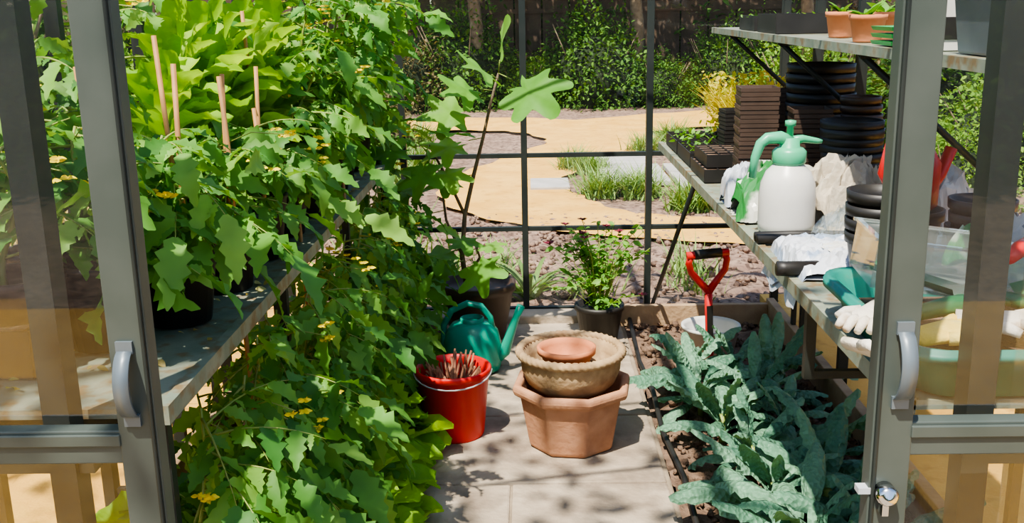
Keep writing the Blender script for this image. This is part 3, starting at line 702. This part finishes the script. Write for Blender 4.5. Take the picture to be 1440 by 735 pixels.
# ---------------------------------------------------------------- outside vegetation
def shrubmesh(nm,mat,n,size,rx=1,rz=1,seed=0,core=True):
    r=np.random.default_rng(seed); b=MB()
    d=r.normal(0,1,(n,3)); d/=np.linalg.norm(d,axis=1,keepdims=True); d[:,2]=np.abs(d[:,2])*1.1-.1
    lump=1+.22*np.sin(d[:,0]*7+seed)*np.cos(d[:,1]*6+d[:,2]*5)
    rad=(r.uniform(.66,1.1,n))*lump
    P=d*rad[:,None]*np.array([rx,rx,rz]); D=d+r.normal(0,.8,(n,3))
    b.leaves(T_LEAF,P,D,r.uniform(.5,1.4,n)*size,mat)
    if core: b.lathe([(0,-.02),(.6*rx,.0),(.68*rx,.3*rz),(.56*rx,.6*rz),(.28*rx,.72*rz),(0,.76*rz)],'shrubcore',12)
    for k in range(8):
        a=r.uniform(0,6.28); b.tube([(0,0,-.03),(.5*rx*math.cos(a),.5*rx*math.sin(a),.5*rz),(.8*rx*math.cos(a),.8*rx*math.sin(a),.9*rz)],[.03,.015,.005],'bark',5)
    return b.mesh(nm)
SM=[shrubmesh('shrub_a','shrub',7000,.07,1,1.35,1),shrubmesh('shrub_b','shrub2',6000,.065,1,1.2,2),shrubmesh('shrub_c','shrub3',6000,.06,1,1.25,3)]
def shrub(i,x,y,s,nm='garden_shrub'):
    o=bpy.data.objects.new(nm,SM[i]); scene.collection.objects.link(o); o.location=(x,y,-.06); o.scale=(s,s,s*random.uniform(.9,1.2)); o.rotation_euler=(0,0,random.uniform(0,6))
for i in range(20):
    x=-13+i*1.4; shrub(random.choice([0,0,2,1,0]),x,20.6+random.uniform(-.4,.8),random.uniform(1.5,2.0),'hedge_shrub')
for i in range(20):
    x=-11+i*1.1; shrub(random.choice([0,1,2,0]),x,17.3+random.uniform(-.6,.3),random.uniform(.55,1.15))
for i in range(10):   # unseen hedge, added behind the viewer to darken what the panes reflect
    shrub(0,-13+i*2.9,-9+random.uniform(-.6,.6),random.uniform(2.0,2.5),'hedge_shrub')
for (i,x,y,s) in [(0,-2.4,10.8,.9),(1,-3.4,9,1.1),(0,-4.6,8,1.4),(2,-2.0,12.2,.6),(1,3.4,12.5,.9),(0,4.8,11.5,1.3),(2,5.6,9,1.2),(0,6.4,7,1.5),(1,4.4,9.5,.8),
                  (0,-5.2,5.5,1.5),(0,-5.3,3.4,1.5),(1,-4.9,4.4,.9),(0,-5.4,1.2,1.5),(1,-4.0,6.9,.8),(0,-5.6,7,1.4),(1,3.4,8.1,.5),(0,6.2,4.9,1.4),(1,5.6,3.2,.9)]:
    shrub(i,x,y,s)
def clump(loc,n,h,mat,spread=.12,name='lavender_plant'):
    b=MB(); P=np.stack([rng.normal(0,spread*.4,n),rng.normal(0,spread*.4,n),np.zeros(n)],1)
    D=np.stack([rng.normal(0,.35,n),rng.normal(0,.35,n),np.ones(n)],1); l=h*rng.uniform(.6,1.1,n)
    b.leaves(T_BLADE,P,D,np.stack([l*1.3,l,l],1),mat); b.obj(name,loc)
for (x,y) in [(.62,8.9),(.95,8.85),(.62,10.2),(.45,10.4),(1.32,8.2),(1.78,8.1),(2.3,8.7),(-1.2,10.6),(-1.3,9.7),(-1.6,11.4),(1.3,11.6),(1.75,12.4),(2.3,11.8),(2.6,12.6),(-1.4,12.6),(-2.2,13.0)]:
    clump((x,y,-.05),320,random.uniform(.26,.38),'lavender',.20)
for (x,y,h) in [(-1.0,5.8,.5),(-.55,5.9,.5),(-.2,6.2,.3),(-.9,6.4,.45),(.35,5.75,.3),(.95,5.8,.25),(1.0,6.2,.3)]:
    clump((x,y,-.05),50,h,'lavender',.2,'grass_clump')
b=MB()
n=2600; P=np.stack([rng.uniform(-3.4,-1.85,n),rng.uniform(3.5,5.8,n),np.full(n,-.03)],1); D=np.stack([rng.normal(-.05,.14,n),rng.normal(0,.2,n),np.ones(n)],1); l=rng.uniform(.4,1.15,n)
b.leaves(T_BLADE,P,D,np.stack([l*.6,l,l],1),'dry'); b.obj('dry_grass')
b=MB()
for i in range(16): b.box((4.2,1.0+i*.3,.85),(.02,.28,1.8),'fence')
for z in (.3,.9,1.5): b.box((4.17,3.3,z),(.04,4.8,.07),'fence')
b.obj('fence_panel')
b=MB()
for i in range(46): b.box((-11.5+i*.5,18.9,.9),(.47,.02,1.9),'fencedark')
for z in (.4,1.5): b.box((0,18.87,z),(23,.04,.08),'fencedark')
b.obj('garden_fence')
def tree(x,y,nl,rad,z,size,trunk=.13):
    b=MB(); pts=[(0,0,-.1),(.05,0,z*.35),(-.05,.1,z*.7),(.1,0,z+.2)]; b.tube(pts,[trunk,trunk*.85,trunk*.7,trunk*.35],'bark',8)
    for k in range(7):
        a=k*.9; b.tube([(0,.05,z*.6),(rad*.4*math.cos(a),rad*.4*math.sin(a),z*.85),(rad*.85*math.cos(a),rad*.85*math.sin(a),z+.1)],[.04,.02,.006],'bark',5)
    r=rng.normal(0,1,(nl,3)); r/=np.linalg.norm(r,axis=1,keepdims=True); r*=rng.uniform(.3,1,nl)[:,None]**.5*np.array([rad,rad,rad*.6])
    b.leaves(T_LEAF,r+np.array([0,0,z]),rng.normal(0,1,(nl,3)),rng.uniform(.8,1.4,nl)*size,'shrub'); b.obj('garden_tree',(x,y,0))
for (x,y) in [(-3.2,17.5),(1.8,17.6),(4.5,17),(-8,16),(-.9,17.2)]: tree(x,y,5000,1.7,3.4,.12)
tree(-2.1,.6,900,1.9,4.6,.10,.07)   # unseen sparse tree, added to cast dappled shade on the path
# ---------------------------------------------------------------- light
w=bpy.data.worlds.new('World'); scene.world=w; w.use_nodes=True; nt=w.node_tree
bg=nt.nodes['Background']; sky=nt.nodes.new('ShaderNodeTexSky'); sky.sky_type='NISHITA'; sky.sun_disc=False
sky.sun_elevation=math.radians(55); sky.sun_rotation=math.radians(195)
nt.links.new(sky.outputs[0],bg.inputs[0]); bg.inputs[1].default_value=.28
sl=bpy.data.lights.new('Sun','SUN'); sl.energy=10.5; sl.angle=math.radians(.7); sl.color=(1,.93,.80)
so=bpy.data.objects.new('Sun',sl); scene.collection.objects.link(so)
so.rotation_euler=Vector((.24,.46,-1)).to_track_quat('-Z','Y').to_euler()
try: scene.view_settings.look='AgX - Medium High Contrast'
except Exception as e: print(e)
# ---------------------------------------------------------------- camera
cam=bpy.data.cameras.new('Camera'); co=bpy.data.objects.new('Camera',cam); scene.collection.objects.link(co)
cam.sensor_width=36; cam.lens=36*1430/1440; cam.clip_end=200; cam.clip_start=.05
R=Matrix.Rotation(math.radians(1.13),4,'Z')@Matrix.Rotation(math.radians(90-14.1),4,'X')@Matrix.Rotation(math.radians(-1.1),4,'Z')
co.matrix_world=Matrix.Translation((0,0,1.6))@R
scene.camera=co
